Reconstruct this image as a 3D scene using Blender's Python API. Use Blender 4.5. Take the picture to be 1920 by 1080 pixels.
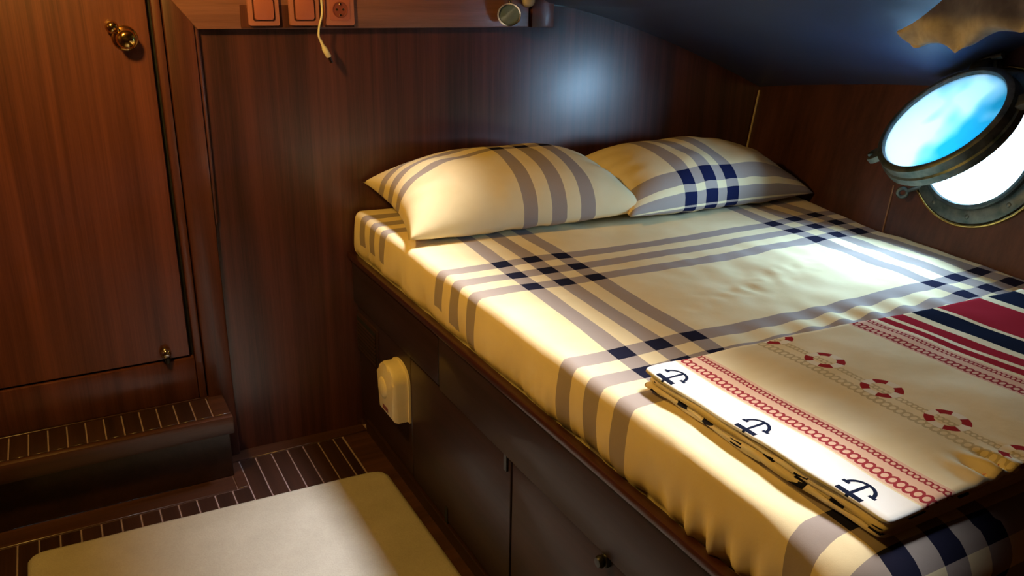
import bpy, bmesh, math, random
from mathutils import Vector, Matrix, noise
random.seed(4)
PI = math.pi
for o in list(bpy.data.objects):
    bpy.data.objects.remove(o, do_unlink=True)
scene = bpy.context.scene
COL = scene.collection

# ------------------------------------------------------------------ camera
yaw, pit, rol = (math.radians(a) for a in (29.0, 20.0, 1.0))
fw = Vector((math.sin(yaw)*math.cos(pit), math.cos(yaw)*math.cos(pit), -math.sin(pit)))
rt = Vector((math.cos(yaw), -math.sin(yaw), 0))
up = rt.cross(fw)
rt2 = rt*math.cos(rol) + up*math.sin(rol)
up2 = -rt*math.sin(rol) + up*math.cos(rol)
cd = bpy.data.cameras.new('camera')
cam = bpy.data.objects.new('camera', cd)
COL.objects.link(cam)
M = Matrix((rt2, up2, -fw)).transposed().to_4x4()
M.translation = Vector((0, 0, 1.45))
cam.matrix_world = M
cd.sensor_width = 36.0
cd.lens = 1560.0/1920.0*36.0
cd.clip_start = 0.02
scene.camera = cam

# ------------------------------------------------------------------ world and large lights
W = bpy.data.worlds.new('world')
scene.world = W
W.use_nodes = True
bg = W.node_tree.nodes['Background']
bg.inputs[0].default_value = (0.42, 0.69, 1.0, 1)
bg.inputs[1].default_value = 110.0

def area(name, loc, rot, sx, sy, power, color, spread=180, portal=False, shape='RECTANGLE'):
    l = bpy.data.lights.new(name, 'AREA')
    l.shape = shape
    l.size = sx
    l.size_y = sy
    l.energy = power
    l.color = color
    l.spread = math.radians(spread)
    o = bpy.data.objects.new(name, l)
    COL.objects.link(o)
    o.location = loc
    o.rotation_euler = rot
    if portal:
        l.cycles.is_portal = True
    return o
# assumed daylight above the cabin sole: unseen area light, no hatch is built
assumed_light = area('assumed_daylight', (1.15, 1.42, 1.94), (0, math.radians(20), 0), 0.22, 1.75, 4.7, (0.90, 0.94, 1.0), 26)

vs = scene.view_settings
vs.view_transform = 'Standard'
vs.look = 'None'
vs.gamma = 1.0
vs.use_curve_mapping = False
vs.exposure = 0.2

# ------------------------------------------------------------------ node expressions
class Ex:
    def __init__(s, t, v):
        s.t, s.v = t, v
    def op(s, k, *a):
        n = s.t.nodes.new('ShaderNodeMath')
        n.operation = k
        for i, x in enumerate((s,)+a):
            x = x.v if isinstance(x, Ex) else x
            if isinstance(x, (int, float)):
                n.inputs[i].default_value = x
            else:
                s.t.links.new(x, n.inputs[i])
        return Ex(s.t, n.outputs[0])
    def __add__(s, o): return s.op('ADD', o)
    __radd__ = __add__
    def __sub__(s, o): return s.op('SUBTRACT', o)
    def __rsub__(s, o): return Ex(s.t, float(o)).op('SUBTRACT', s)
    def __mul__(s, o): return s.op('MULTIPLY', o)
    __rmul__ = __mul__
    def __truediv__(s, o): return s.op('DIVIDE', o)
    def __lt__(s, o): return s.op('LESS_THAN', o)
    def __gt__(s, o): return s.op('GREATER_THAN', o)
    def mod(s, o): return s.op('FLOORED_MODULO', o)
    def abs(s): return s.op('ABSOLUTE')
    def max(s, o): return s.op('MAXIMUM', o)
    def min(s, o): return s.op('MINIMUM', o)
    def sqrt(s): return s.op('SQRT')
    def sin(s): return s.op('SINE')
def hyp(a, b): return (a*a+b*b).sqrt()
def between(x, a, b): return (x > a)*(x < b)

class Mat:
    def __init__(s, name, rough=0.5, metal=0.0, spec=0.5, coat=0.0, coat_rough=0.1):
        s.m = bpy.data.materials.new(name)
        s.m.use_nodes = True
        s.t = s.m.node_tree
        s.b = s.t.nodes['Principled BSDF']
        s.b.inputs['Roughness'].default_value = rough
        s.b.inputs['Metallic'].default_value = metal
        s.b.inputs['Specular IOR Level'].default_value = spec
        s.b.inputs['Coat Weight'].default_value = coat
        s.b.inputs['Coat Roughness'].default_value = coat_rough
        s._pos = None
    def n(s, k): return s.t.nodes.new(k)
    def pos(s):
        if s._pos is None:
            g = s.n('ShaderNodeNewGeometry')
            s._pos = g.outputs['Position']
        return s._pos
    def uv(s):
        a = s.n('ShaderNodeUVMap')
        sp = s.n('ShaderNodeSeparateXYZ')
        s.t.links.new(a.outputs[0], sp.inputs[0])
        return Ex(s.t, sp.outputs[0]), Ex(s.t, sp.outputs[1])
    def noise(s, scale, detail=4, rough=0.55, dist=0.0, off=None):
        mp = s.n('ShaderNodeMapping')
        s.t.links.new(s.pos(), mp.inputs[0])
        mp.inputs['Scale'].default_value = scale
        nn = s.n('ShaderNodeTexNoise')
        nn.inputs['Scale'].default_value = 1.0
        nn.inputs['Detail'].default_value = detail
        nn.inputs['Roughness'].default_value = rough
        nn.inputs['Distortion'].default_value = dist
        if off is not None:
            ad = s.n('ShaderNodeVectorMath')
            ad.operation = 'ADD'
            s.t.links.new(mp.outputs[0], ad.inputs[0])
            s.t.links.new(off, ad.inputs[1])
            s.t.links.new(ad.outputs[0], nn.inputs[0])
        else:
            s.t.links.new(mp.outputs[0], nn.inputs[0])
        return Ex(s.t, nn.outputs[0])
    def mix(s, a, b, f):
        n = s.n('ShaderNodeMix')
        n.data_type = 'RGBA'
        for sock, x in ((n.inputs[6], a), (n.inputs[7], b), (n.inputs[0], f)):
            if isinstance(x, Ex): x = x.v
            if isinstance(x, tuple): sock.default_value = (*x, 1)
            elif isinstance(x, (int, float)): sock.default_value = x
            else: s.t.links.new(x, sock)
        return n.outputs[2]
    def color(s, c):
        if isinstance(c, tuple): s.b.inputs['Base Color'].default_value = (*c, 1)
        else: s.t.links.new(c, s.b.inputs['Base Color'])
    def bump(s, h, strength=0.2, dist=0.002):
        n = s.n('ShaderNodeBump')
        n.inputs['Strength'].default_value = strength
        n.inputs['Distance'].default_value = dist
        s.t.links.new(h.v, n.inputs['Height'])
        s.t.links.new(n.outputs[0], s.b.inputs['Normal'])
    def roughness(s, h): s.t.links.new(h.v, s.b.inputs['Roughness'])

def ramp(x, lo, hi):
    return ((x - lo)/(hi - lo)).max(0.0).min(1.0)

def wood(name, axis, dark, light, rough=0.35, coat=0.5, coat_rough=0.12, streak=1.0, per_object=False):
    m = Mat(name, rough=rough, spec=0.4, coat=coat, coat_rough=coat_rough)
    def sc(fine, along):
        v = [fine, fine, fine]
        v['xyz'.index(axis)] = along
        return tuple(v)
    off = None
    if per_object:
        oi = m.n('ShaderNodeObjectInfo')
        cx = m.n('ShaderNodeCombineXYZ')
        mu = m.n('ShaderNodeMath')
        mu.operation = 'MULTIPLY'
        mu.inputs[1].default_value = 37.0
        m.t.links.new(oi.outputs['Random'], mu.inputs[0])
        for i in range(3): m.t.links.new(mu.outputs[0], cx.inputs[i])
        off = cx.outputs[0]
    a = m.noise(sc(11, 0.5), 3, 0.5, 0.3, off)
    b = m.noise(sc(48, 0.8), 4, 0.65, 0.1, off)
    c = m.noise(sc(420, 7), 3, 0.6, 0.0, off)
    f = ramp(a*0.42 + b*0.40*streak + c*0.18*streak, 0.38, 0.64)
    m.color(m.mix(dark, light, f))
    m.bump(c*0.6 + b*0.4, 0.06, 0.001)
    return m.m

def plain(name, col, rough=0.5, metal=0.0, spec=0.5, coat=0.0, var=0.08, nscale=30):
    m = Mat(name, rough, metal, spec, coat)
    n = m.noise((nscale,)*3, 3)
    d = tuple(c*(1-var) for c in col)
    l = tuple(min(1, c*(1+var)) for c in col)
    m.color(m.mix(d, l, ramp(n, 0.3, 0.7)))
    return m.m

# ------------------------------------------------------------------ mesh helpers
ORG = {}
def link(o, parent):
    COL.objects.link(o)
    if parent is not None:
        o.parent = parent
        if parent in ORG:
            o.matrix_parent_inverse = ORG[parent].inverted()
    return o
def tag(o, label=None, cat=None, group=None, kind=None):
    if label: o['label'] = label
    if cat: o['category'] = cat
    if group: o['group'] = group
    if kind: o['kind'] = kind
    return o
def empty(name, loc):
    o = bpy.data.objects.new(name, None)
    o.empty_display_size = 0.05
    COL.objects.link(o)
    o.location = loc
    ORG[o] = Matrix.Translation(Vector(loc))
    return o
def mesh(name, verts, faces, mat, parent=None, smooth=None, uv=None):
    me = bpy.data.meshes.new(name)
    me.from_pydata([tuple(v) for v in verts], [], faces)
    if uv is not None:
        l = me.uv_layers.new(name='UVMap')
        for lp in me.loops:
            l.data[lp.index].uv = uv[lp.vertex_index]
    me.materials.append(mat)
    if smooth:
        for p in me.polygons: p.use_smooth = True
        me.update()
        if smooth is not True:
            me.set_sharp_from_angle(angle=math.radians(smooth))
    me.update()
    return link(bpy.data.objects.new(name, me), parent)
def from_bm(name, bm, mat, parent=None, smooth=None):
    bmesh.ops.recalc_face_normals(bm, faces=bm.faces[:])
    me = bpy.data.meshes.new(name)
    bm.to_mesh(me)
    bm.free()
    me.materials.append(mat)
    if smooth:
        for p in me.polygons: p.use_smooth = True
        me.update()
        me.set_sharp_from_angle(angle=math.radians(smooth))
    return link(bpy.data.objects.new(name, me), parent)
def bm_box(bm, x0, x1, y0, y1, z0, z1, bev=0.0, seg=2):
    t = bmesh.new()
    bmesh.ops.create_cube(t, size=1.0)
    for v in t.verts:
        v.co = Vector((x0+(v.co.x+.5)*(x1-x0), y0+(v.co.y+.5)*(y1-y0), z0+(v.co.z+.5)*(z1-z0)))
    if bev > 0:
        bmesh.ops.bevel(t, geom=t.edges[:], offset=bev, segments=seg, affect='EDGES', profile=0.5)
    tmp = bpy.data.meshes.new('t')
    t.to_mesh(tmp)
    t.free()
    bm.from_mesh(tmp)
    bpy.data.meshes.remove(tmp)
def box(name, x0, x1, y0, y1, z0, z1, mat, parent=None, bev=0.0, seg=2):
    bm = bmesh.new()
    bm_box(bm, x0, x1, y0, y1, z0, z1, bev, seg)
    return from_bm(name, bm, mat, parent, 40 if bev else None)
def prism(name, pts, depth, Mx, mat, parent=None, bev=0.0, smooth=35):
    """polygon in local xy extruded along local z from 0 to depth, then placed by Mx"""
    bm = bmesh.new()
    a = [bm.verts.new((x, y, 0)) for x, y in pts]
    b = [bm.verts.new((x, y, depth)) for x, y in pts]
    n = len(pts)
    bm.faces.new(a[::-1])
    top = bm.faces.new(b)
    for i in range(n):
        bm.faces.new((a[i], a[(i+1) % n], b[(i+1) % n], b[i]))
    if bev:
        bmesh.ops.bevel(bm, geom=list(top.edges), offset=bev, segments=2, affect='EDGES', profile=0.5)
    bmesh.ops.transform(bm, matrix=Mx, verts=bm.verts[:])
    return from_bm(name, bm, mat, parent, smooth)
def lathe(name, prof, Mx, mat, parent=None, seg=48, smooth=35, closed=False):
    """profile of (r, h) turned about local z"""
    bm = bmesh.new()
    rings = []
    for r, h in prof:
        if r < 1e-6: rings.append([bm.verts.new((0, 0, h))])
        else: rings.append([bm.verts.new((r*math.cos(2*PI*k/seg), r*math.sin(2*PI*k/seg), h)) for k in range(seg)])
    pr = list(zip(rings, rings[1:]))
    if closed: pr.append((rings[-1], rings[0]))
    for A, B in pr:
        for k in range(seg):
            k2 = (k+1) % seg
            if len(A) == 1 and len(B) == 1: continue
            if len(A) == 1: bm.faces.new((A[0], B[k2], B[k]))
            elif len(B) == 1: bm.faces.new((A[k], A[k2], B[0]))
            else: bm.faces.new((A[k], A[k2], B[k2], B[k]))
    bmesh.ops.transform(bm, matrix=Mx, verts=bm.verts[:])
    return from_bm(name, bm, mat, parent, smooth)
def tube(name, pts, rads, mat, parent=None, seg=12):
    bm = bmesh.new()
    pts = [Vector(p) for p in pts]
    if isinstance(rads, (int, float)): rads = [rads]*len(pts)
    rings = []
    prev = None
    for i, p in enumerate(pts):
        d = (pts[min(i+1, len(pts)-1)] - pts[max(i-1, 0)]).normalized()
        ref = prev if prev is not None else (Vector((1, 0, 0)) if abs(d.x) < .8 else Vector((0, 1, 0)))
        s = (ref - d*ref.dot(d)).normalized()
        prev = s
        t = d.cross(s)
        rings.append([bm.verts.new(p + (s*math.cos(2*PI*k/seg)+t*math.sin(2*PI*k/seg))*rads[i]) for k in range(seg)])
    for A, B in zip(rings, rings[1:]):
        for k in range(seg):
            bm.faces.new((A[k], A[(k+1) % seg], B[(k+1) % seg], B[k]))
    bm.faces.new(rings[0][::-1])
    bm.faces.new(rings[-1])
    return from_bm(name, bm, mat, parent, 50)
def spline(pts, n=8):
    P = [Vector(p) for p in pts]
    P = [P[0]*2-P[1]] + P + [P[-1]*2-P[-2]]
    out = []
    for i in range(1, len(P)-2):
        for k in range(n):
            t = k/n
            a, b, c, d = P[i-1], P[i], P[i+1], P[i+2]
            out.append(0.5*((2*b)+(c-a)*t+(2*a-5*b+4*c-d)*t*t+(3*b-a-3*c+d)*t**3))
    out.append(P[-2])
    return out
def frame(org, xax, yax, zax):
    m = Matrix((xax, yax, zax)).transposed().to_4x4()
    m.translation = Vector(org)
    return m
def smooth01(t):
    t = max(0.0, min(1.0, t))
    return t*t*(3-2*t)
def lerp_tab(tab, t):
    if t <= tab[0][0]: return tab[0][1]
    for (a, va), (b, vb) in zip(tab, tab[1:]):
        if t <= b: return va + (vb-va)*(t-a)/(b-a)
    return tab[-1][1]
def copy_of(o, parent, loc):
    c = o.copy()
    COL.objects.link(c)
    c.parent = parent
    c.location = loc
    return c
def rrect(w, h, r, n=5):
    pts = []
    for cx, cy, a0 in ((w/2-r, h/2-r, 0), (-w/2+r, h/2-r, 90), (-w/2+r, -h/2+r, 180), (w/2-r, -h/2+r, 270)):
        for k in range(n+1):
            a = math.radians(a0 + 90*k/n)
            pts.append((cx+r*math.cos(a), cy+r*math.sin(a)))
    return pts

# ------------------------------------------------------------------ materials
MAH_D, MAH_L = (0.030, 0.0095, 0.0095), (0.115, 0.034, 0.030)
m_panel = wood('mahogany_panel', 'z', MAH_D, MAH_L, rough=0.40, coat=0.9, coat_rough=0.26)
m_door = wood('mahogany_door', 'z', (0.058, 0.016, 0.012), (0.165, 0.047, 0.030), rough=0.42, coat=0.45, coat_rough=0.25)
m_post = wood('mahogany_post', 'z', (0.048, 0.014, 0.011), (0.14, 0.043, 0.03), rough=0.4, coat=0.4, coat_rough=0.2)
m_rail = wood('mahogany_rail', 'x', (0.14, 0.055, 0.045), (0.27, 0.115, 0.095), rough=0.4, coat=0.4, coat_rough=0.2)
m_hull = wood('mahogany_hull', 'z', (0.040, 0.0135, 0.010), (0.095, 0.033, 0.023), rough=0.38, coat=0.6, coat_rough=0.22)
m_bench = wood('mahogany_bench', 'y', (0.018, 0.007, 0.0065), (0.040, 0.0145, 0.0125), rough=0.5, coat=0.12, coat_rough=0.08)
m_lip = wood('mahogany_lip', 'y', (0.04, 0.010, 0.008), (0.09, 0.024, 0.016), rough=0.4, coat=0.4)
m_plank = wood('floor_plank', 'y', (0.020, 0.0085, 0.006), (0.05, 0.02, 0.013), rough=0.36, coat=0.35, coat_rough=0.2, per_object=True)
m_board = wood('floor_board', 'x', (0.035, 0.013, 0.008), (0.085, 0.033, 0.02), rough=0.38, coat=0.3, coat_rough=0.2)
m_caulk = plain('seam_caulk', (0.26, 0.18, 0.19), 0.7)
m_dark = plain('painted_shade', (0.006, 0.005, 0.005), 0.8)  # near-black colour stands in for the shade inside gaps and holes
m_deck = Mat('navy_deckhead', rough=0.42, spec=0.5, coat=0.2, coat_rough=0.3)
m_deck.color(m_deck.mix((0.032, 0.047, 0.105), (0.042, 0.060, 0.125), ramp(m_deck.noise((4, 4, 4), 4), .3, .7)))
m_deck = m_deck.m
m_white = plain('white_paint', (0.62, 0.58, 0.52), 0.6)
m_wallw = wood('mahogany_wall', 'z', MAH_D, MAH_L, rough=0.5, coat=0.2)
m_brass = Mat('polished_brass', rough=0.12, metal=1.0)
m_brass.color(m_brass.mix((0.62, 0.40, 0.10), (0.80, 0.58, 0.22), ramp(m_brass.noise((60, 60, 60), 3), .3, .7)))
m_brass = m_brass.m
m_chrome = plain('chrome', (0.62, 0.62, 0.64), 0.12, metal=1.0)
m_bronze = Mat('weathered_bronze', rough=0.42, metal=0.75)
nb = m_bronze.noise((28, 28, 28), 5, 0.6)
m_bronze.color(m_bronze.mix((0.05, 0.075, 0.07), (0.17, 0.18, 0.16), ramp(nb, .32, .68)))
m_bronze.roughness(ramp(nb, 0, 1)*0.3 + 0.3)
m_bronze.bump(nb, 0.15, 0.002)
m_bronze = m_bronze.m
m_plate = plain('terracotta_plastic', (0.38, 0.14, 0.12), 0.42, var=0.04)
m_rocker = plain('terracotta_rocker', (0.38, 0.115, 0.095), 0.4, var=0.04)
m_cable = plain('cable_white', (0.78, 0.72, 0.58), 0.45)
m_cream = plain('cream_plastic', (0.80, 0.68, 0.40), 0.42, var=0.03)
m_black = plain('black_metal', (0.012, 0.012, 0.013), 0.4)
m_redmark = plain('red_mark', (0.22, 0.05, 0.04), 0.5)
m_tan = plain('tan_canvas', (0.40, 0.355, 0.30), 0.85, var=0.18, nscale=45)

def fabric_bump(m, extra=None):
    n = m.noise((900, 900, 900), 2)
    w = m.noise((22, 22, 22), 4)
    m.bump(n*0.15 + w, 0.22, 0.004)

CREAM, TAUPE, NAVY = (0.80, 0.70, 0.48), (0.36, 0.295, 0.255), (0.018, 0.018, 0.035)
# plaid fitted sheet, pattern in cloth metres
m = Mat('plaid_sheet', rough=0.9, spec=0.0)
u, v = m.uv()
c = u + (1.8 - v)*0.076
g = (c - 0.9465).mod(0.96)
colm = (g < 0.229)*(g.mod(0.0915) < 0.046)
h = (v - 1.0075).mod(0.5925)
row = (h < 0.229)*(h.mod(0.0915) < 0.046)
cut = ((0.775 - u) > (0.065 + (1.8 - v).max(0.0)*0.22))*(v > 1.4)
row = row*(1.0 - cut)
shade = m.noise((7, 7, 7), 3)
base = m.mix((0.77, 0.625, 0.355), (0.84, 0.705, 0.43), ramp(shade, .3, .7))
cc = m.mix(base, TAUPE, colm.max(row))
cc = m.mix(cc, NAVY, colm*row)
m.color(cc)
fabric_bump(m)
m_sheet = m.m

def pillow_mat(name, cols, rows, navy=NAVY, skew=0.0):
    m = Mat(name, rough=0.9, spec=0.0)
    u, v = m.uv()
    v = v - (u + 0.9)*skew
    def bands(x, bs):
        r = None
        for a, b in bs:
            k = between(x, a, b)
            r = k if r is None else r.max(k)
        return r
    colm, row = bands(u, cols), bands(v, rows)
    cc = m.mix(m.mix((0.77, 0.625, 0.355), (0.84, 0.705, 0.43), ramp(m.noise((7, 7, 7), 3), .3, .7)), TAUPE, colm.max(row))
    cc = m.mix(cc, navy, colm*row)
    m.color(cc)
    fabric_bump(m)
    return m.m
m_pil1 = pillow_mat('plaid_pillow_a', [(-0.085, 0.03), (0.15, 0.275), (0.395, 0.52)], [(-0.13, 0.01), (0.17, 0.31), (0.47, 0.61)], NAVY, 0.36)
m_pil2 = pillow_mat('plaid_pillow_b', [(-0.43, -0.30), (-0.205, -0.075), (0.02, 0.15)], [(-0.995, -0.935), (-0.86, -0.64)], (0.012, 0.015, 0.05))

# printed blanket
m = Mat('printed_blanket', rough=0.95, spec=0.0)
u, v = m.uv()
base = m.mix((0.74, 0.60, 0.34), (0.84, 0.73, 0.48), ramp(m.noise((5, 9, 9), 3), .3, .7))
def chain(x, pitch, w, t):
    a = (v + 0.003).mod(pitch) - pitch*0.5
    d = hyp((u - x)/w, a/(pitch*0.62))
    return ((d - 0.78).abs() < t)
def pair(x, band):
    big = chain(x, 0.0132, 0.0120, 0.22)
    small = chain(x + 0.036, 0.0095, 0.0075, 0.24)
    return big.max(small)
WHITE = (0.82, 0.79, 0.72)
cc = m.mix(base, WHITE, (u < 0.925)*1.0)
for xx in (0.945, 1.375):
    cc = m.mix(cc, (0.72, 0.40, 0.29), between(u, xx - 0.017, xx + 0.05)*0.75)
    cc = m.mix(cc, (0.33, 0.045, 0.05), pair(xx, 0))
cc = m.mix(cc, (0.46, 0.36, 0.19), pair(1.130, 0)*0.7)
for a, b, col in ((1.436, 1.46, (0.32, 0.022, 0.032)), (1.474, 1.51, (0.32, 0.022, 0.032)), (1.535, 1.597, (0.012, 0.016, 0.03)),
                  (1.61, 1.742, (0.32, 0.022, 0.032)), (1.768, 1.86, (0.012, 0.016, 0.03)), (1.885, 2.02, (0.32, 0.022, 0.032))):
    cc = m.mix(cc, col, between(u, a, b))
# lifebuoys
a = (v - 0.937 + 0.0625).mod(0.125) - 0.0625
bx_ = u - 1.172
rr = hyp(a, bx_)
ring = between(rr, 0.020, 0.035)
sect = ((a.abs() - bx_.abs()).abs() < rr*0.55)
cc = m.mix(cc, (0.83, 0.76, 0.6), ring)
cc = m.mix(cc, (0.34, 0.03, 0.035), ring*sect)
# anchors along the pale border: stock, shank, curved arms
a = (v - 0.617 + 0.0975).mod(0.195) - 0.0975
bx_ = u - 0.884
stock = (a.abs() < 0.021)*((bx_ + 0.019).abs() < 0.0045)
shank = (a.abs() < 0.0028)*between(bx_, -0.028, 0.022)
arms = ((hyp(a, bx_) - 0.0215).abs() < 0.0028)*(bx_ > 0.001)
fl = ((a.abs() - 0.0215).abs() < 0.006)*between(bx_, -0.002, 0.004)
cc = m.mix(cc, (0.012, 0.016, 0.035), stock.max(shank).max(arms).max(fl)*(u < 0.93))
m.color(cc)
fabric_bump(m)
m_blanket = m.m
# folded inner layers: cream with woven navy marks
m = Mat('blanket_fold', rough=0.95, spec=0.0)
u, v = m.uv()
mk = ((v + 0.03).mod(0.065) < 0.024)*(m.noise((20, 9, 140), 2) > 0.56)
m.color(m.mix((0.74, 0.62, 0.38), (0.014, 0.014, 0.022), mk))
fabric_bump(m)
m_fold = m.m

m = Mat('foam_mat', rough=0.95, spec=0.1)
f1 = m.noise((5, 5, 5), 5, 0.65)
f2 = m.noise((220, 220, 220), 3)
m.color(m.mix((0.33, 0.30, 0.25), (0.43, 0.395, 0.335), ramp(f1*0.7 + f2*0.3, .3, .65)))
m.bump(f2 + f1*0.5, 0.35, 0.004)
m_rug = m.m

# thin glass: partly see-through and reflecting, brightness and cyan patches put into its colour
mg = bpy.data.materials.new('port_glass')
mg.use_nodes = True
t = mg.node_tree
t.nodes.remove(t.nodes['Principled BSDF'])
tr = t.nodes.new('ShaderNodeBsdfTransparent')
tr.inputs[0].default_value = (0.82, 0.97, 0.97, 1)
gl = t.nodes.new('ShaderNodeBsdfGlossy')
gl.inputs['Roughness'].default_value = 0.03
fr = t.nodes.new('ShaderNodeFresnel')
fr.inputs[0].default_value = 1.5
mx = t.nodes.new('ShaderNodeMixShader')
t.links.new(fr.outputs[0], mx.inputs[0])
tl = t.nodes.new('ShaderNodeBsdfTranslucent')
gp = t.nodes.new('ShaderNodeNewGeometry')
gn = t.nodes.new('ShaderNodeTexNoise')
gn.inputs['Scale'].default_value = 5.0
gn.inputs['Detail'].default_value = 2.0
gr_ = t.nodes.new('ShaderNodeValToRGB')
gr_.color_ramp.elements[0].position = 0.36
gr_.color_ramp.elements[0].color = (0.10, 0.55, 0.66, 1)
gr_.color_ramp.elements[1].position = 0.50
gr_.color_ramp.elements[1].color = (1.0, 1.0, 1.0, 1)
t.links.new(gp.outputs['Position'], gn.inputs['Vector'])
t.links.new(gn.outputs[0], gr_.inputs[0])
t.links.new(gr_.outputs[0], tl.inputs[0])
mx0 = t.nodes.new('ShaderNodeMixShader')      # scatter whitens the pane to imitate bright light from outside
mx0.inputs[0].default_value = 0.85
t.links.new(tr.outputs[0], mx0.inputs[1])
t.links.new(tl.outputs[0], mx0.inputs[2])
t.links.new(mx0.outputs[0], mx.inputs[1])
t.links.new(gl.outputs[0], mx.inputs[2])
t.links.new(mx.outputs[0], t.nodes['Material Output'].inputs[0])
m_glass = mg
m = Mat('sea_water', rough=0.10, spec=0.5)
m.color(m.mix((0.006, 0.030, 0.034), (0.010, 0.042, 0.046), ramp(m.noise((0.8, 0.8, 0.8), 4), .3, .7)))
m.bump(m.noise((3, 3, 3), 4), 0.4, 0.05)
m_sea = m.m

# ------------------------------------------------------------------ the setting
BY = 2.51          # face of the forward bulkhead
# floor: pale caulking bed, dark planks laid fore and aft, border boards
floor = mesh('floor', [(-1.0, -1.0, -.003), (2.7, -1.0, -.003), (2.7, 2.53, -.003), (-1.0, 2.53, -.003), (-1.0, -1.0, -.04), (2.7, -1.0, -.04), (2.7, 2.53, -.04), (-1.0, 2.53, -.04)],
             [(0, 1, 2, 3), (7, 6, 5, 4), (0, 4, 5, 1), (1, 5, 6, 2), (2, 6, 7, 3), (3, 7, 4, 0)], m_caulk)
tag(floor, 'dark plank cabin sole with pale caulked seams', 'floor', kind='structure')
PT = 0.0515
plank = plank_s = None
x = -0.254 - PT*14
while x < 0.70:
    long_y = 2.443 if x > 0.335 else 2.283
    w = min(PT, 0.705 - x)
    if w > 0.02:
        b = box('plank', x+0.002, x+w-0.002, -0.95, long_y, -0.02, 0.0, m_plank, floor, 0.0015, 1)
    x += PT
for nm, a in (('border_board', (-0.98, 0.328, 2.287, 2.368)), ('border_board', (0.33, 0.3625, 2.287, 2.443)), ('border_board', (0.345, 0.795, 2.447, 2.509)),
              ('border_board', (0.709, 0.795, -0.95, 2.443))):
    box(nm, a[0], a[1], a[2], a[3], -0.02, 0.001, m_board, floor, 0.002, 1)

# forward bulkhead
wb = box('wall_back', 0.36, 2.60, BY, BY+0.03, -0.04, 1.50, m_panel)
tag(wb, 'glossy dark mahogany bulkhead panel behind the bed', 'wall', kind='structure')
wb2 = box('wall_upper', -1.0, 2.60, BY+0.012, BY+0.04, -0.04, 2.0, m_wallw)
tag(wb2, 'mahogany bulkhead above and beside the door', 'wall', kind='structure')
# door in the bulkhead
door = empty('door_1', (-0.25, 2.5, 0.36))
tag(door, 'mahogany cabin door with brass knob above the step', 'door', kind='structure')
box('leaf', -0.86, 0.264, 2.496, 2.525, 0.372, 1.93, m_door, door, 0.002, 1)
box('door_rebate', -0.9, 0.2755, 2.514, 2.53, 0.355, 1.95, m_dark, door)
# knob
Mk = frame((0.203, 2.496, 1.302), Vector((1, 0, 0)), Vector((0, 0, 1)), Vector((0, -1, 0)))
kn = lathe('knob', [(0, 0.058), (0.012, 0.0575), (0.021, 0.053), (0.0255, 0.044), (0.0255, 0.036), (0.021, 0.028), (0.013, 0.022), (0.010, 0.018), (0.010, 0.008), (0.010, 0.0)], Mk, m_brass, door, 40, 60)
lathe('rose', [(0.0, 0.007), (0.014, 0.0075), (0.022, 0.007), (0.030, 0.004), (0.033, 0.001), (0.033, 0)], Mk, m_brass, kn, 40, 60)
Mk2 = frame((0.174, 2.496, 1.331), Vector((1, 0, 0)), Vector((0, 0, 1)), Vector((0, -1, 0)))
lathe('lock_button', [(0, 0.034), (0.009, 0.033), (0.015, 0.027), (0.0165, 0.018), (0.013, 0.009), (0.009, 0.0)], Mk2, m_brass, kn, 28, 60)
# ball catch low on the door
Mc = frame((0.196, 2.496, 0.398), Vector((1, 0, 0)), Vector((0, 0, 1)), Vector((0, -1, 0)))
ct = lathe('catch', [(0, 0.030), (0.009, 0.028), (0.015, 0.021), (0.0165, 0.012), (0.0165, 0.0)], Mc, m_chrome, door, 32, 50)
Mc2 = frame((0.199, 2.481, 0.377), Vector((1, 0, 0)), Vector((0, 1, 0)), Vector((0, 0, 1)))
lathe('catch_pin', [(0, -0.012), (0.007, -0.010), (0.009, 0.0), (0.007, 0.008), (0, 0.01)], Mc2, m_black, ct, 20, 50)

tr1 = box('trim_1', 0.276, 0.2985, 2.488, 2.525, 0.226, 1.95, m_post, None, 0.004)
tag(tr1, 'narrow mahogany door stop strip beside the door gap', 'trim', kind='structure')
post = empty('trim_2', (0.34, 2.5, 0.0))
tag(post, 'wide mahogany door post with a beaded edge', 'trim', kind='structure')
box('post_board', 0.3015, 0.378, 2.484, 2.525, 0.0, 1.95, m_post, post, 0.006)
# bead that runs from the rail and dies out at bed height
tube('bead', [(0.383, 2.5, 1.33), (0.384, 2.5, 1.1), (0.382, 2.501, 0.78), (0.380, 2.505, 0.765)], [0.0075, 0.0075, 0.007, 0.003], m_post, post, 12)
sill = box('trim_3', -0.98, 0.2755, 2.49, 2.53, 0.226, 0.366, m_post, None, 0.004)
tag(sill, 'mahogany threshold board under the cabin door', 'trim', kind='structure')
rail = empty('trim_4', (0.9, 2.5, 1.32))
tag(rail, 'horizontal mahogany rail carrying switches and lamp', 'trim', kind='structure')
# mitred rail board, its left end cut on the diagonal
Mr = frame((0, 2.512, 0), Vector((1, 0, 0)), Vector((0, 0, 1)), Vector((0, -1, 0)))
prism('rail_board', [(0.385, 1.323), (1.40, 1.323), (1.40, 1.56), (0.305, 1.56), (0.305, 1.425)], 0.032, Mr, m_rail, rail, 0.004)
box('rail_end_block', 1.4085, 1.49, 2.475, 2.512, 1.322, 1.56, m_post, rail, 0.004)
box('switch_recess', 0.5, 0.822, 2.4785, 2.4805, 1.326, 1.5, m_post, rail, 0.0008, 1)

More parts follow.
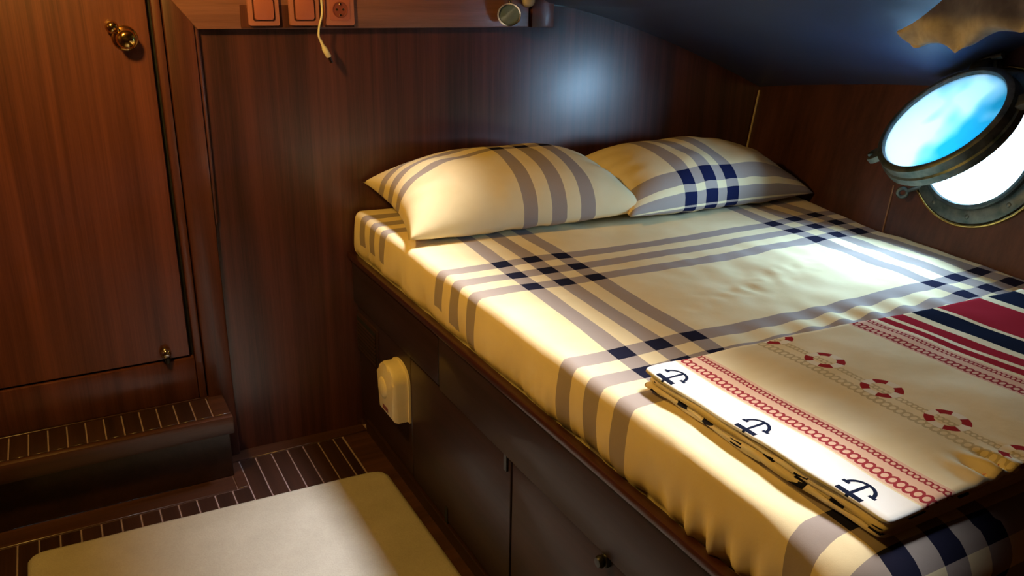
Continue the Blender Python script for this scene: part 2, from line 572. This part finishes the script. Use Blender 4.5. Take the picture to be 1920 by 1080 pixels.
# hull side: skin with the port opening
TABX = [(-1.0, 1.95), (0.0, 2.05), (0.5, 2.095), (1.1, 2.125), (1.4, 2.155), (1.65, 2.185), (1.87, 2.235), (2.2, 2.325), (2.6, 2.44)]
TABF = [(-1.0, .24), (1.6, .24), (2.5, .13), (2.6, .12)]
TABT = [(-1.0, 1.37), (0.9, 1.37), (1.2, 1.35), (1.40, 1.32), (1.47, 1.21), (1.5, 1.198), (1.8, 1.172), (2.2, 1.125), (2.51, 1.08), (2.6, 1.07)]
def hull_x(y, z): return lerp_tab(TABX, y) + lerp_tab(TABF, y)*(z-0.78)
PY, PZ, PR = 1.366, 1.055, 0.160        # port centre on the skin
GP = 0.03
def build_hull():
    y0, y1 = PY - 7*GP, PY + 7*GP
    z0, z1 = PZ - 7*GP, PZ + 7*GP
    V, F, idx = [], [], {}
    def vert(y, z):
        k = (round(y*1e4), round(z*1e4))
        if k not in idx:
            idx[k] = len(V)
            V.append((hull_x(y, z), y, z))
        return idx[k]
    ny0, ny1, nz0, nz1 = -82, 40, -38, 16
    for i in range(ny0, ny1):
        for j in range(nz0, nz1):
            if -7 <= i < 7 and -7 <= j < 7: continue
            a, b = PY+i*GP, PY+(i+1)*GP
            c_, d = PZ+j*GP, PZ+(j+1)*GP
            F.append((vert(a, c_), vert(a, d), vert(b, d), vert(b, c_)))
    per = [(-7+k, -7) for k in range(14)] + [(7, -7+k) for k in range(14)] + [(7-k, 7) for k in range(14)] + [(-7, 7-k) for k in range(14)]
    inner, outer = [], []
    for i, j in per:
        outer.append(vert(PY+i*GP, PZ+j*GP))
        a = math.atan2(j, i)
        inner.append(vert(PY+PR*math.cos(a), PZ+PR*math.sin(a)))
    n = len(per)
    for k in range(n):
        F.append((outer[k], inner[k], inner[(k+1) % n], outer[(k+1) % n]))
    # thickness of the skin around the opening
    back = []
    for q in inner:
        V.append((V[q][0]+0.06, V[q][1], V[q][2]))
        back.append(len(V)-1)
    for k in range(n):
        F.append((inner[k], back[k], back[(k+1) % n], inner[(k+1) % n]))
    return V, F
Vh, Fh = build_hull()
wr = mesh('wall_right', Vh, Fh, m_hull, None, smooth=40)
tag(wr, 'dark mahogany hull side panel holding the porthole', 'wall', kind='structure')
# pale edge strip at the corner of hull and bulkhead
corner = tube('trim_5', [(hull_x(2.435, z)-0.004, 2.502, z) for z in (0.80, 0.9, 1.0, 1.082)], 0.0045, plain('edge_strip', (0.42, 0.33, 0.22), 0.25, coat=0.8), None, 8)
tag(corner, 'thin shiny strip in the corner of hull and bulkhead', 'trim', kind='structure')
# butt joint batten on the hull below the port
bt = tube('trim_6', [(hull_x(1.60, z)-0.001, 1.60+(z-.8)*0.1, z) for z in (0.70, 0.8, 0.9)], 0.003, plain('butt_strip', (0.20, 0.10, 0.06), 0.4), None, 8)
tag(bt, 'thin butt strip on the hull side under the porthole', 'trim', kind='structure')

# side deck: navy underside sloping from the hull up to the coachroof
Vd, Fd = [], []
ys = [-1.0 + 0.09*k for k in range(40)]
NS = 14
for y in ys:
    zt = lerp_tab(TABT, y)
    xh = hull_x(y, zt) + 0.01
    for k in range(NS+1):
        s_ = k/NS
        xx = xh + (1.47-xh)*s_
        zz = zt + (1.398+0.07*smooth01((2.1-y)/0.8)-zt)*(1-(1-s_)**1.35)
        Vd.append((xx, y, zz))
    Vd.append((1.30, y, 1.478))
    Vd.append((1.28, y, 1.50))
    Vd.append((1.28, y, 2.0))
R_ = NS+4
for i in range(len(ys)-1):
    for k in range(R_-1):
        a = i*R_+k
        Fd.append((a, a+1, a+R_+1, a+R_))
dk = mesh('ceiling_side', Vd, Fd, m_deck, None, smooth=40)
tag(dk, 'navy painted underside of the side deck above the porthole', 'ceiling', kind='structure')
tr7 = tube('trim_7', [(1.50, 2.503, 1.391), (1.62, 2.503, 1.383), (1.76, 2.503, 1.366)], [0.003, 0.0035, 0.002], plain('deck_bead', (0.16, 0.24, 0.30), 0.25, coat=0.5), None, 8)
tag(tr7, 'thin pale bead where the bulkhead meets the navy deckhead', 'trim', kind='structure')
# rest of the cabin behind and above the camera
ce = box('ceiling', -1.0, 1.30, -1.0, 2.55, 1.96, 2.0, m_wallw)  # unseen; dark wood chosen to cut the fill light bounced from above
tag(ce, 'dark mahogany coachroof ceiling over the cabin', 'ceiling', kind='structure')
wl = box('wall_left', -1.04, -1.0, -1.0, 2.55, -0.04, 2.0, m_wallw)
tag(wl, 'mahogany cabin wall left of the door', 'wall', kind='structure')
wf = box('wall_front', -1.04, 2.6, -1.04, -1.0, -0.04, 2.0, m_wallw)
tag(wf, 'mahogany cabin wall behind the viewer', 'wall', kind='structure')

# step below the door
st = empty('step', (0.0, 2.36, 0.0))
tag(st, 'dark wooden step with slatted tread below the cabin door', 'step', kind='structure')
box('riser', -0.98, 0.335, 2.368, 2.5, 0.0, 0.17, m_plank, st, 0.002, 1)
box('tread_base', -0.98, 0.335, 2.36, 2.51, 0.17, 0.2205, m_caulk, st)
box('nosing', -0.98, 0.345, 2.325, 2.352, 0.168, 0.2265, m_board, st, 0.006)
box('tread_back_board', -0.98, 0.335, 2.488, 2.512, 0.21, 0.2265, m_board, st, 0.0015, 1)
box('tread_end_board', 0.294, 0.343, 2.354, 2.488, 0.17, 0.225, m_board, st, 0.002, 1)
SP = 0.0484
for k in range(24):
    x1 = 0.290 - k*SP
    box('slat', x1-SP+0.004, x1, 2.3545, 2.484, 0.205, 0.2245, m_plank, st, 0.0012, 1)

# ------------------------------------------------------------------ world outside the port
sea = mesh('sea', [(2.9, -60, -.7), (90, -60, -.7), (90, 60, -.7), (2.9, 60, -.7)], [(0, 1, 2, 3)], m_sea)
tag(sea, 'turquoise sea glimpsed through the porthole glass', 'sea', kind='stuff')

# ------------------------------------------------------------------ porthole
P0 = Vector((hull_x(PY, PZ), PY, PZ))
pX = -Vector((0.115, 1, 0)).normalized()
pZ = pX.cross(Vector((lerp_tab(TABF, PY), 0, 1))).normalized()
pY = pZ.cross(pX)
ya = math.radians(17.1)
qX = pX*math.cos(ya) + pY*math.sin(ya)
qY = -pX*math.sin(ya) + pY*math.cos(ya)
th = math.radians(31.2)
nd = pZ*math.cos(th) + qY*math.sin(th)
yd = qY*math.cos(th) - pZ*math.sin(th)
Rh = 0.235
HG = P0 + qY*Rh + pZ*0.033
DC = HG - yd*Rh
port = empty('porthole', P0)
tag(port, 'weathered bronze porthole swung open on the hull above the bed', 'porthole')
MF = frame(P0, qX, qY, pZ)
MD = frame(DC, qX, yd, nd)
flange = lathe('flange', [(0.158, -0.045), (0.158, 0.026), (0.162, 0.030), (0.170, 0.030), (0.174, 0.026), (0.174, 0.014), (0.204, 0.012), (0.211, 0.008), (0.213, -0.02), (0.19, -0.03)], MF, m_bronze, port, 72, 40, True)
for k in range(10):
    a = 2*PI*(k+0.35)/10
    Ms = frame(P0 + (qX*math.cos(a)+qY*math.sin(a))*0.192 + pZ*0.0115, qX, qY, pZ)
    lathe('screw', [(0, 0.0035), (0.0055, 0.003), (0.0075, 0.0005), (0.0075, -0.002)], Ms, m_bronze, flange, 16, 50)
fr_ = lathe('glass_frame', [(0.163, 0.020), (0.166, 0.0245), (0.176, 0.0245), (0.182, 0.020), (0.183, -0.004), (0.188, -0.008), (0.189, -0.028), (0.180, -0.032), (0.163, -0.032), (0.160, -0.02), (0.160, 0.006), (0.163, 0.008)], MD, m_bronze, port, 72, 40, True)
lathe('glass', [(0, 0.0135), (0.1635, 0.0135), (0.1635, 0.0075), (0, 0.0075)], MD, m_glass, fr_, 64, 40)
# hinge: two knuckle arms, pin and barrel at the top
hb = prism('hinge_arm', [(-0.03, 0.17), (0.03, 0.17), (0.026, 0.235), (0.0, 0.25), (-0.026, 0.235)], 0.022, frame(DC - nd*0.016, qX, yd, nd), m_bronze, fr_, 0.003)
prism('hinge_base', [(-0.042, 0.16), (0.042, 0.16), (0.034, 0.245), (-0.034, 0.245)], 0.03, MF, m_bronze, flange, 0.003)
tube('hinge_pin', [HG - qX*0.055, HG + qX*0.055], 0.0085, m_bronze, flange, 16)
# locking lugs on the swinging frame
for ang, nm in ((203, 'lug'), (12, 'lug')):
    a = math.radians(ang)
    ex = qX*math.cos(a)+yd*math.sin(a)
    ey = nd.cross(ex)
    pts = [(0.178, -0.021), (0.212, -0.019), (0.222, -0.014), (0.222, -0.006), (0.203, -0.005), (0.203, 0.005), (0.222, 0.006), (0.222, 0.014), (0.212, 0.019), (0.178, 0.021)]
    prism(nm, pts, 0.018, frame(DC - nd*0.012, ex, ey, nd), m_bronze, fr_, 0.002)
# swing bolts with eye nuts on the flange
for ang, lean in ((208, 0.9), (320, 0.7)):
    a = math.radians(ang)
    ex = qX*math.cos(a)+qY*math.sin(a)
    base = P0 + ex*0.206 + pZ*0.012
    dr = (pZ*0.6 + ex*lean).normalized()
    sb = tube('swing_bolt', [base - dr*0.012, base + dr*0.035], 0.0065, m_bronze, flange, 12)
    ce_ = base + dr*0.044
    sd = dr.cross(qX if abs(dr.dot(qX)) < .8 else qY).normalized()
    tube('eye_nut', [ce_ + (dr*math.cos(2*PI*k/20)+sd*math.sin(2*PI*k/20))*0.013 for k in range(21)], 0.0062, m_bronze, flange, 10)
tube('outer_rim', [P0 + (qX*math.cos(2*PI*k/72)+qY*math.sin(2*PI*k/72))*0.2175 + pZ*0.001 for k in range(73)], 0.005, m_brass, flange, 8)
area('port_portal', P0 + pZ*-0.055, (frame((0, 0, 0), pX, -pY, -pZ)).to_euler(), 0.32, 0.32, 1.0, (1, 1, 1), portal=True, shape='SQUARE')

# ------------------------------------------------------------------ berth with lockers
bc = empty('berth_cabinet', (1.2, 1.4, 0.0))
tag(bc, 'dark mahogany berth base with locker doors under the mattress', 'berth')
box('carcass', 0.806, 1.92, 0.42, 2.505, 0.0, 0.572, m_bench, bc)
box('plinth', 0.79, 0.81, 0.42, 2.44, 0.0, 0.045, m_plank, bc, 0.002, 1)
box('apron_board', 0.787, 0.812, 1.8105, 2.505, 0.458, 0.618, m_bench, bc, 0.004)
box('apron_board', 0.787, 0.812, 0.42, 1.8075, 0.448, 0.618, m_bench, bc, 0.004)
box('lip', 0.772, 0.796, 0.415, 2.505, 0.612, 0.634, m_lip, bc, 0.006)
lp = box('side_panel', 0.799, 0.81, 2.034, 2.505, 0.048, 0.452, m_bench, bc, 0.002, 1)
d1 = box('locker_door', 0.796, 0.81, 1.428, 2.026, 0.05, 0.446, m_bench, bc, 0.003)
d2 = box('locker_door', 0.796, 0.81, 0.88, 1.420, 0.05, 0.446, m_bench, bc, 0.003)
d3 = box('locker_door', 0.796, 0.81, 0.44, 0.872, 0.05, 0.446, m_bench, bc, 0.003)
def face_mx(y, z, x=0.796): return frame((x, y, z), Vector((0, -1, 0)), Vector((0, 0, 1)), Vector((-1, 0, 0)))
prism('finger_hole', rrect(0.018, 0.062, 0.0088), 0.0015, face_mx(1.787, 0.066), m_dark, d1)  # thin dark plate on the door, the shade of the hole painted
pr_ = face_mx(1.042, 0.448)
kb = lathe('knob', [(0, 0.026), (0.009, 0.025), (0.013, 0.019), (0.011, 0.012), (0.006, 0.009), (0.006, 0.0)], face_mx(1.045, 0.437), m_black, d2, 24, 50)
box('latch', 0.784, 0.797, 1.034, 1.05, 0.425, 0.452, m_black, d2, 0.002, 1)
box('hinge', 0.790, 0.799, 1.438, 1.452, 0.405, 0.448, m_black, d1, 0.001, 1)
# louvred vent near the bulkhead
vt = box('vent_frame', 0.793, 0.806, 2.30, 2.50, 0.285, 0.425, m_bench, lp, 0.003)
box('vent_back', 0.7915, 0.7935, 2.312, 2.488, 0.297, 0.413, m_dark, lp)  # dark sheet paints the shade behind the slats
bm0 = None
for k in range(8):
    z = 0.304 + k*0.0135
    Ms = frame((0.7915, 2.4, z), Vector((0, 1, 0)), Vector((-0.5, 0, -0.85)).normalized(), Vector((0.85, 0, -0.5)).normalized())
    prism('vent_slat', [(-0.088, -0.006), (0.088, -0.006), (0.088, 0.006), (-0.088, 0.006)], 0.002, Ms, m_bench, lp)

# cream wall unit screwed to the berth front
su = empty('alarm_unit', (0.799, 2.11, 0.235))
tag(su, 'cream plastic rounded wall unit on the berth front beside the vent', 'alarm')
def dome(w, h, n=14):
    pts = [(w/2, -h/2), (w/2, h/2 - w/2*0.72)]
    for k in range(1, n):
        a = PI*k/n
        pts.append((w/2*math.cos(a), h/2 - w/2*0.72 + w/2*0.72*math.sin(a)))
    return pts + [(-w/2, h/2 - w/2*0.72), (-w/2, -h/2)]
MS = face_mx(2.112, 0.318, 0.799)
prism('back_plate', dome(0.145, 0.178), 0.006, MS, m_cream, su)
hs = prism('housing', dome(0.132, 0.170), 0.052, MS, m_cream, su, 0.014)
lathe('sounder', [(0, 0.010), (0.018, 0.0085), (0.03, 0.004), (0.034, 0.0), (0.034, -0.004)], face_mx(2.130, 0.318, 0.747), m_cream, hs, 32, 60)
prism('red_badge', rrect(0.044, 0.014, 0.002), 0.0012, face_mx(2.115, 0.256, 0.748), m_redmark, hs)

# ------------------------------------------------------------------ draped slab (mattress in its sheet, blanket layers, mat)
def slab(x0, x1, y0, y1, zt, drop, rfun, step, disp=None, dropf=None, cr=0.0):
    """cloth wrapped over a rounded slab; uv in cloth metres. x0,x1: number or function of y"""
    V, UV, F = [], [], []
    fx = x0 if callable(x0) else (lambda y: x0)
    gx = x1 if callable(x1) else (lambda y: x1)
    nv = int((y1-y0+2*drop)/step)
    nu = int((gx((y0+y1)/2)-fx((y0+y1)/2)+2*drop)/step)
    for j in range(nv+1):
        cv = y0-drop + (y1-y0+2*drop)*j/nv
        yc = min(max(cv, y0), y1)
        X0, X1 = fx(yc), gx(yc)
        for i in range(nu+1):
            cu = X0-drop + (X1-X0+2*drop)*i/nu
            r = rfun(yc, cu)
            rr = r + cr
            bx = min(max(cu, X0+rr), X1-rr)
            by = min(max(cv, y0+rr), y1-rr)
            ox, oy = cu-bx, cv-by
            o = math.hypot(ox, oy)
            dmax = (dropf(cu, cv) if dropf else drop) + rr
            o = min(o, dmax)
            if o > 1e-9:
                q = math.hypot(ox, oy)
                dx, dy = ox/q, oy/q
            else: dx = dy = 0.0
            oo = max(0.0, o - cr)
            if o <= cr: Rr, Zz = o, 0.0
            elif oo < r*PI/2: Rr, Zz = cr + r*math.sin(oo/r), r*(1-math.cos(oo/r))
            else: Rr, Zz = rr, r + (oo - r*PI/2)
            p = Vector((bx+dx*Rr, by+dy*Rr, zt-Zz))
            if disp: p += disp(p, cu, cv, Vector((dx, dy, 0)), Zz)
            V.append(p)
            UV.append((cu, cv))
    for j in range(nv):
        for i in range(nu):
            a = j*(nu+1)+i
            F.append((a, a+1, a+nu+2, a+nu+1))
    rim = [i for i in range(nu+1)] + [j*(nu+1)+nu for j in range(1, nv+1)] + [nv*(nu+1)+i for i in range(nu-1, -1, -1)] + [j*(nu+1) for j in range(nv-1, 0, -1)]
    cen = Vector((0, 0, 0))
    for q in rim: cen += V[q]
    V.append(cen/len(rim))
    UV.append((0.0, 0.0))
    for q in range(len(rim)):
        F.append((rim[(q+1) % len(rim)], rim[q], len(V)-1))
    return V, F, UV

def mat_disp(p, cu, cv, d, Zz):
    n1 = noise.noise(Vector((cu*5, cv*5, 0)))
    n2 = noise.noise(Vector((cu*16+7, cv*11, 2)))
    if Zz < 0.012:
        k = smooth01((cu-1.25)/0.3)*smooth01((1.75-cv)/0.15)*smooth01((cv-1.0)/0.2)
        z = 0.004*n1 + 0.0035*n2*(0.35 + k)
        # short pulled creases beside the blanket
        cr_ = math.exp(-((cv-1.13)/0.09)**2)*math.exp(-((cu-1.60)/0.30)**2)
        z += 0.0065*cr_*math.sin(cu*62 + 2.2*math.sin(cv*9))
        cr2 = math.exp(-((cv-1.42-(cu-1.5)*0.25)/0.05)**2)*math.exp(-((cu-1.5)/0.25)**2)
        z += 0.006*cr2*noise.noise(Vector((cu*28, cv*30, 5)))
        return Vector((0, 0, z - 0.012*math.exp(-((cu-1.55)/0.5)**2)))
    s = smooth01((Zz-0.03)/0.10)
    fold = math.sin(cv*26 + 3*n1)*0.004 + noise.noise(Vector((cu*9+cv*30, cv*42, 1)))*0.005
    fold += 0.011*math.exp(-((cv-0.80)/0.11)**2)*math.sin(cv*115)*s
    bulge = 0.008*math.sin(PI*min(1, Zz/0.15)) - 0.011*smooth01((Zz-0.125)/0.03)*(1 if d.x < -0.5 else 0.3)
    if d.x > 0.3: return d*(-0.25*Zz*d.x) + Vector((0, 0, 0.002*n2*s))
    return d*(fold*s + bulge) + Vector((0, 0, 0.003*n2*s))
def sheet_drop(cu, cv):
    return 0.175 + 0.02*smooth01((cv-2.1)/0.35) + 0.02*smooth01((0.75-cv)/0.2)
def mat_r(yc, cu):
    return 0.014 + 0.05*smooth01((0.72-yc)/0.2)
V, F, UV = slab(lambda y: 0.797, lambda y: lerp_tab(TABX, y)-0.012, 0.505, 2.495, 0.772, 0.20, mat_r, 0.0105, mat_disp, sheet_drop, 0.012)
mt = mesh('mattress', V, F, m_sheet, None, smooth=True, uv=UV)
tag(mt, 'double mattress in a cream, taupe and navy plaid fitted sheet', 'mattress')

# pillows
def pillow(name, mat, cx, cy, zb, Wd, Dp, T, rz, tilt, seedv, label, roll=0.0):
    n = 64
    V, F, UV = [], [], []
    Mx = Matrix.Translation((cx, cy, zb)) @ Matrix.Rotation(rz, 4, 'Z') @ Matrix.Rotation(roll, 4, 'Y') @ Matrix.Rotation(tilt, 4, 'X')
    idx = {}
    for side in (1, -1):
        for j in range(n+1):
            for i in range(n+1):
                a, b = -1+2*i/n, -1+2*j/n
                edge = i in (0, n) or j in (0, n)
                if edge and side == -1:
                    idx[(side, i, j)] = idx[(1, i, j)]
                    continue
                px = a*Wd/2*(1-0.085*(1-b*b)*abs(a)**3)
                py = b*Dp/2*(1-0.075*(1-a*a)*abs(b)**3)
                t = ((1-abs(a)**2.6)*(1-abs(b)**2.4))
                t = max(0.0, t)**0.52
                wr_ = noise.noise(Vector((a*3+seedv, b*2.2, side)))*0.012
                # puckers running in from the seams
                pk = math.sin((b*9+a*2+seedv)*2.1)*0.007*smooth01((abs(a)-0.55)/0.35)*(1-abs(b))
                pk += math.sin((a*13+seedv)*1.9)*0.005*smooth01((abs(b)-0.6)/0.3)*(1-abs(a))
                z = side*T*(0.74 if side > 0 else 0.30)*t + (wr_+pk)*t
                p = Mx @ Vector((px, py, z + T*0.30))
                idx[(side, i, j)] = len(V)
                V.append(p)
                UV.append((a, b))
        for j in range(n):
            for i in range(n):
                q = [idx[(side, i, j)], idx[(side, i+1, j)], idx[(side, i+1, j+1)], idx[(side, i, j+1)]]
                F.append(q if side > 0 else q[::-1])
    o = mesh(name, V, F, mat, None, smooth=True, uv=UV)
    return tag(o, label, 'pillow', 'plaid pillows at the head of the bed')
pillow('pillow', m_pil2, 1.875, 2.185, 0.775, 0.765, 0.46, 0.175, math.radians(-1), math.radians(7), 3.0, 'right plaid pillow with navy checks, lying beside the hull side')
pillow('pillow', m_pil1, 1.203, 2.232, 0.780, 0.775, 0.46, 0.185, math.radians(-4), math.radians(8), 0.0, 'left plaid pillow nearest the cabin door, overlapping the other pillow', math.radians(-1.0))

# folded blanket: stacked folds, printed top
bk = empty('blanket', (1.4, 0.8, 0.775))
tag(bk, 'folded cream blanket printed with anchors, chains, lifebuoys and red stripes', 'blanket')
def bl_disp(amp, ph, lift=0.0):
    def f(p, cu, cv, d, Zz):
        n1 = noise.noise(Vector((cu*4+ph, cv*5, 0)))
        n2 = noise.noise(Vector((cu*13+ph, cv*10, 3)))
        side = smooth01(Zz/0.008)
        z = amp*n1 + amp*0.4*n2
        # soft puckers at the near edge
        z += 0.009*math.exp(-((cv-0.575)/0.03)**2)*math.exp(-((cu-1.10)/0.05)**2)*math.sin(cu*150)*lift
        w = 0.004*math.sin(cv*17+ph) + 0.003*math.sin(cv*41+ph*2)
        return Vector((d.x*w*side, d.y*w*side, z))
    return f
NL = 6
for k in range(NL):
    top = (k == NL-1)
    zt = 0.7785 + 0.0056*(k+1) + (0.003 if top else 0)
    x0 = (0.864, 0.858, 0.867, 0.860, 0.869, 0.858)[k]
    yb = (1.052, 1.058, 1.05, 1.056, 1.051, 1.06)[k]
    yn = (0.560, 0.553, 0.558, 0.552, 0.560, 0.548)[k]
    V, F, UV = slab(x0, 2.05, yn, yb, zt, 0.0042, lambda a, b: 0.0028, 0.0085 if top else 0.012, bl_disp(0.0055 if top else 0.0012, 1.7*k, 1.0 if top else 0), None, 0.010)
    # the far edge swings a little toward the foot on the hull side
    V2 = []
    for p in V:
        p = Vector(p)
        p.y -= 0.055*smooth01((p.x-1.0)/1.0)*smooth01((p.y-0.6)/0.4)
        V2.append(p)
    mesh('printed_face' if top else 'folded_layer', V2, F, m_blanket if top else m_fold, bk, smooth=True, uv=UV)

# mat on the sole
V, F, UV = slab(-0.228, 0.752, -0.30, 2.172, 0.020, 0.012, lambda a, b: 0.007, 0.012, lambda p, cu, cv, d, Zz: Vector((0, 0, 0.0015*noise.noise(Vector((cu*6, cv*6, 0))))) if Zz < .004 else Vector((0, 0, 0)), None, 0.035)
rg = mesh('floor_mat', [Vector((p.x, p.y + 0.012 - (p.x-0.25)*0.035, p.z)) for p in V], F, m_rug, None, smooth=True, uv=UV)
tag(rg, 'cream foam mat with rounded corners lying on the cabin sole', 'mat')

# ------------------------------------------------------------------ switches, socket, cable, lamp on the rail
def wall_mx(x, z, y=2.4785): return frame((x, y, z), Vector((1, 0, 0)), Vector((0, 0, 1)), Vector((0, -1, 0)))
for x, lab in ((0.562, 'left of two terracotta rocker light switches on the mahogany rail'), (0.675, 'right terracotta rocker switch beside the hanging white cable')):
    s_ = empty('light_switch', (x, 2.4785, 1.333))
    tag(s_, lab, 'switch', 'terracotta switches on the rail')
    zc = 1.333+0.0425
    prism('plate', rrect(0.084, 0.086, 0.004), 0.011, wall_mx(x, zc), m_plate, s_, 0.002)
    prism('surround', rrect(0.060, 0.062, 0.006), 0.0125, wall_mx(x, zc), m_lip, s_)
    prism('rocker', rrect(0.052, 0.054, 0.005), 0.017, wall_mx(x, zc), m_rocker, s_, 0.003)
so = empty('power_socket', (0.777, 2.4785, 1.333))
tag(so, 'terracotta round-pin power socket on the mahogany rail', 'socket')
zc = 1.333+0.0425
pl_ = prism('plate', rrect(0.084, 0.086, 0.004), 0.011, wall_mx(0.777, zc), m_plate, so, 0.002)
prism('insert', rrect(0.058, 0.060, 0.004), 0.013, wall_mx(0.777, zc), m_rocker, so, 0.002)
lathe('well', [(0.0225, 0.0135), (0.0215, 0.015), (0.0195, 0.0145), (0.019, 0.0132), (0, 0.0132)], wall_mx(0.777, zc), m_redmark, so, 36, 40)
for dx in (-0.0095, 0.0095):
    lathe('pin_hole', [(0.0032, 0.0142), (0, 0.0142)], wall_mx(0.777+dx, zc), m_dark, so, 14, 40)  # flat near-black disc, shade of the hole put into the colour
box('earth_clip', 0.774, 0.780, 2.4615, 2.4655, zc-0.0185, zc-0.012, m_chrome, so, 0.0008, 1)
box('earth_clip', 0.774, 0.780, 2.4615, 2.4655, zc+0.012, zc+0.0185, m_chrome, so, 0.0008, 1)

cb = empty('charging_cable', (0.72, 2.455, 1.22))
tag(cb, 'white charging cable hanging in front of the bulkhead panel', 'cable')
tube('cord', spline([(0.7205, 2.455, 1.56), (0.7195, 2.455, 1.46), (0.7215, 2.455, 1.40), (0.7215, 2.456, 1.365), (0.7115, 2.457, 1.33), (0.709, 2.459, 1.306), (0.714, 2.46, 1.290)]), 0.0031, m_cable, cb, 10)
tube('strain_relief', [(0.713, 2.46, 1.294), (0.722, 2.46, 1.272)], [0.0034, 0.0055], m_cable, cb, 12)
tube('plug_body', [(0.7215, 2.46, 1.275), (0.724, 2.46, 1.268), (0.735, 2.46, 1.2465), (0.736, 2.46, 1.2445)], [0.0055, 0.0082, 0.0082, 0.006], m_cable, cb, 12)
tube('plug_tip', [(0.7355, 2.46, 1.246), (0.7425, 2.46, 1.229)], [0.0052, 0.0052], m_chrome, cb, 8)

lm = empty('reading_lamp', (1.33, 2.48, 1.33))
tag(lm, 'chrome swivel reading lamp at the end of the rail', 'lamp')
hd = Vector((-0.42, -0.86, -0.28)).normalized()
hx_ = hd.cross(Vector((0, 0, 1))).normalized()
hy_ = hx_.cross(hd)
ML = frame((1.313, 2.452, 1.368), -hx_, hy_, hd)
shd = lathe('shade', [(0.012, -0.045), (0.022, -0.03), (0.031, 0.0), (0.036, 0.014), (0.0375, 0.017), (0.0365, 0.019), (0.032, 0.0185), (0.030, 0.012), (0.02, -0.02)], ML, m_chrome, lm, 40, 40)
lathe('lens', [(0, 0.016), (0.02, 0.0145), (0.0305, 0.0125)], ML, plain('frosted_lens', (0.10, 0.15, 0.20), 0.12, coat=0.5), shd, 36, 60)
tube('swivel_arm', spline([(1.325, 2.48, 1.44), (1.305, 2.445, 1.425), (1.318, 2.455, 1.40)], 6), 0.006, m_chrome, lm, 12)
lathe('base', [(0, 0.012), (0.02, 0.011), (0.026, 0.006), (0.027, 0)], frame((1.325, 2.48, 1.45), Vector((1, 0, 0)), Vector((0, 0, 1)), Vector((0, -1, 0))), m_chrome, lm, 32, 40)
lathe('switch_knob', [(0, 0.022), (0.012, 0.021), (0.019, 0.016), (0.021, 0.006), (0.021, 0.0)], frame((1.392, 2.478, 1.405), Vector((1, 0, 0)), Vector((0, 0, 1)), Vector((0, -1, 0))), plain('lamp_switch', (0.40, 0.34, 0.28), 0.4), lm, 32, 50)

# ------------------------------------------------------------------ bunched canvas curtain under the side deck
def curtain():
    V, F = [], []
    NS_, NT = 90, 26
    for i in range(NS_+1):
        s = i/NS_
        y = 1.255 - 0.50*s
        x = 1.655 - 0.06*s
        zb = 1.358 - 0.016*math.sin(PI*min(1, s*2.2)) + 0.085*smooth01((s-0.33)/0.5)
        zt = 1.372 + 0.10*smooth01(s/0.42) + 0.04*s
        fold = math.sin(s*34 + 1.5*math.sin(s*9))
        for j in range(NT+1):
            t = j/NT            # down the front, round the bottom, up behind
            a = PI*t
            dep = 0.026*(1-0.5*smooth01((0.06-s)/0.06)) + 0.030*fold*math.sin(a)
            zz = zt + (zb-zt)*math.sin(a)**0.8 + 0.009*fold*math.sin(a)
            zz += 0.008*noise.noise(Vector((s*14, t*5, 0)))*math.sin(a)
            V.append((x - math.cos(a)*dep, y + 0.012*math.sin(a)*math.sin(s*21), zz))
    for i in range(NS_):
        for j in range(NT):
            a = i*(NT+1)+j
            F.append((a, a+1, a+NT+2, a+NT+1))
    F.append(tuple(range(NT+1))[::-1])
    return V, F
V, F = curtain()
cu_ = mesh('curtain', V, F, m_tan, None, smooth=60)
tag(cu_, 'bunched tan canvas curtain tied up under the navy side deck', 'curtain')

# ------------------------------------------------------------------ assumed cabin lamp overhead (out of view)
cl = empty('assumed_ceiling_lamp', (-0.10, 1.72, 1.96))
tag(cl, 'assumed warm brass dome lamp on the cabin ceiling', 'lamp')
lathe('assumed_lamp_rim', [(0.095, 0.0), (0.1, -0.012), (0.09, -0.02), (0.08, -0.012), (0.08, 0.0)], Matrix.Translation((-0.10, 1.72, 1.96)), m_brass, cl, 40, 40)
pl = bpy.data.lights.new('assumed_lamp_bulb', 'POINT')  # unseen bulb, assumed as the source of the warm light
pl.energy = 43.0
pl.color = (1.0, 0.585, 0.11)
pl.shadow_soft_size = 0.07
po = bpy.data.objects.new('assumed_lamp_bulb', pl)
link(po, None)
po.location = (-0.10, 1.72, 1.84)

# ------------------------------------------------------------------ the forward bulkhead stands two degrees off square
def off_square(x): return -0.035*max(0.0, x-0.38)
def skew(o, f=lambda y: 1.0):
    for v_ in o.data.vertices: v_.co.y += off_square(v_.co.x)*f(v_.co.y)
done = set()
for o in (wb, rail, so, cb, lm, corner, tr7, mt) + tuple(q for q in COL.objects if q.name.startswith('light_switch')):
    for q in [o] + list(o.children_recursive):
        if q.type == 'MESH' and q.data.name not in done:
            done.add(q.data.name)
            skew(q, (lambda y: smooth01((y-2.15)/0.3)) if q is mt else (lambda y: 1.0))
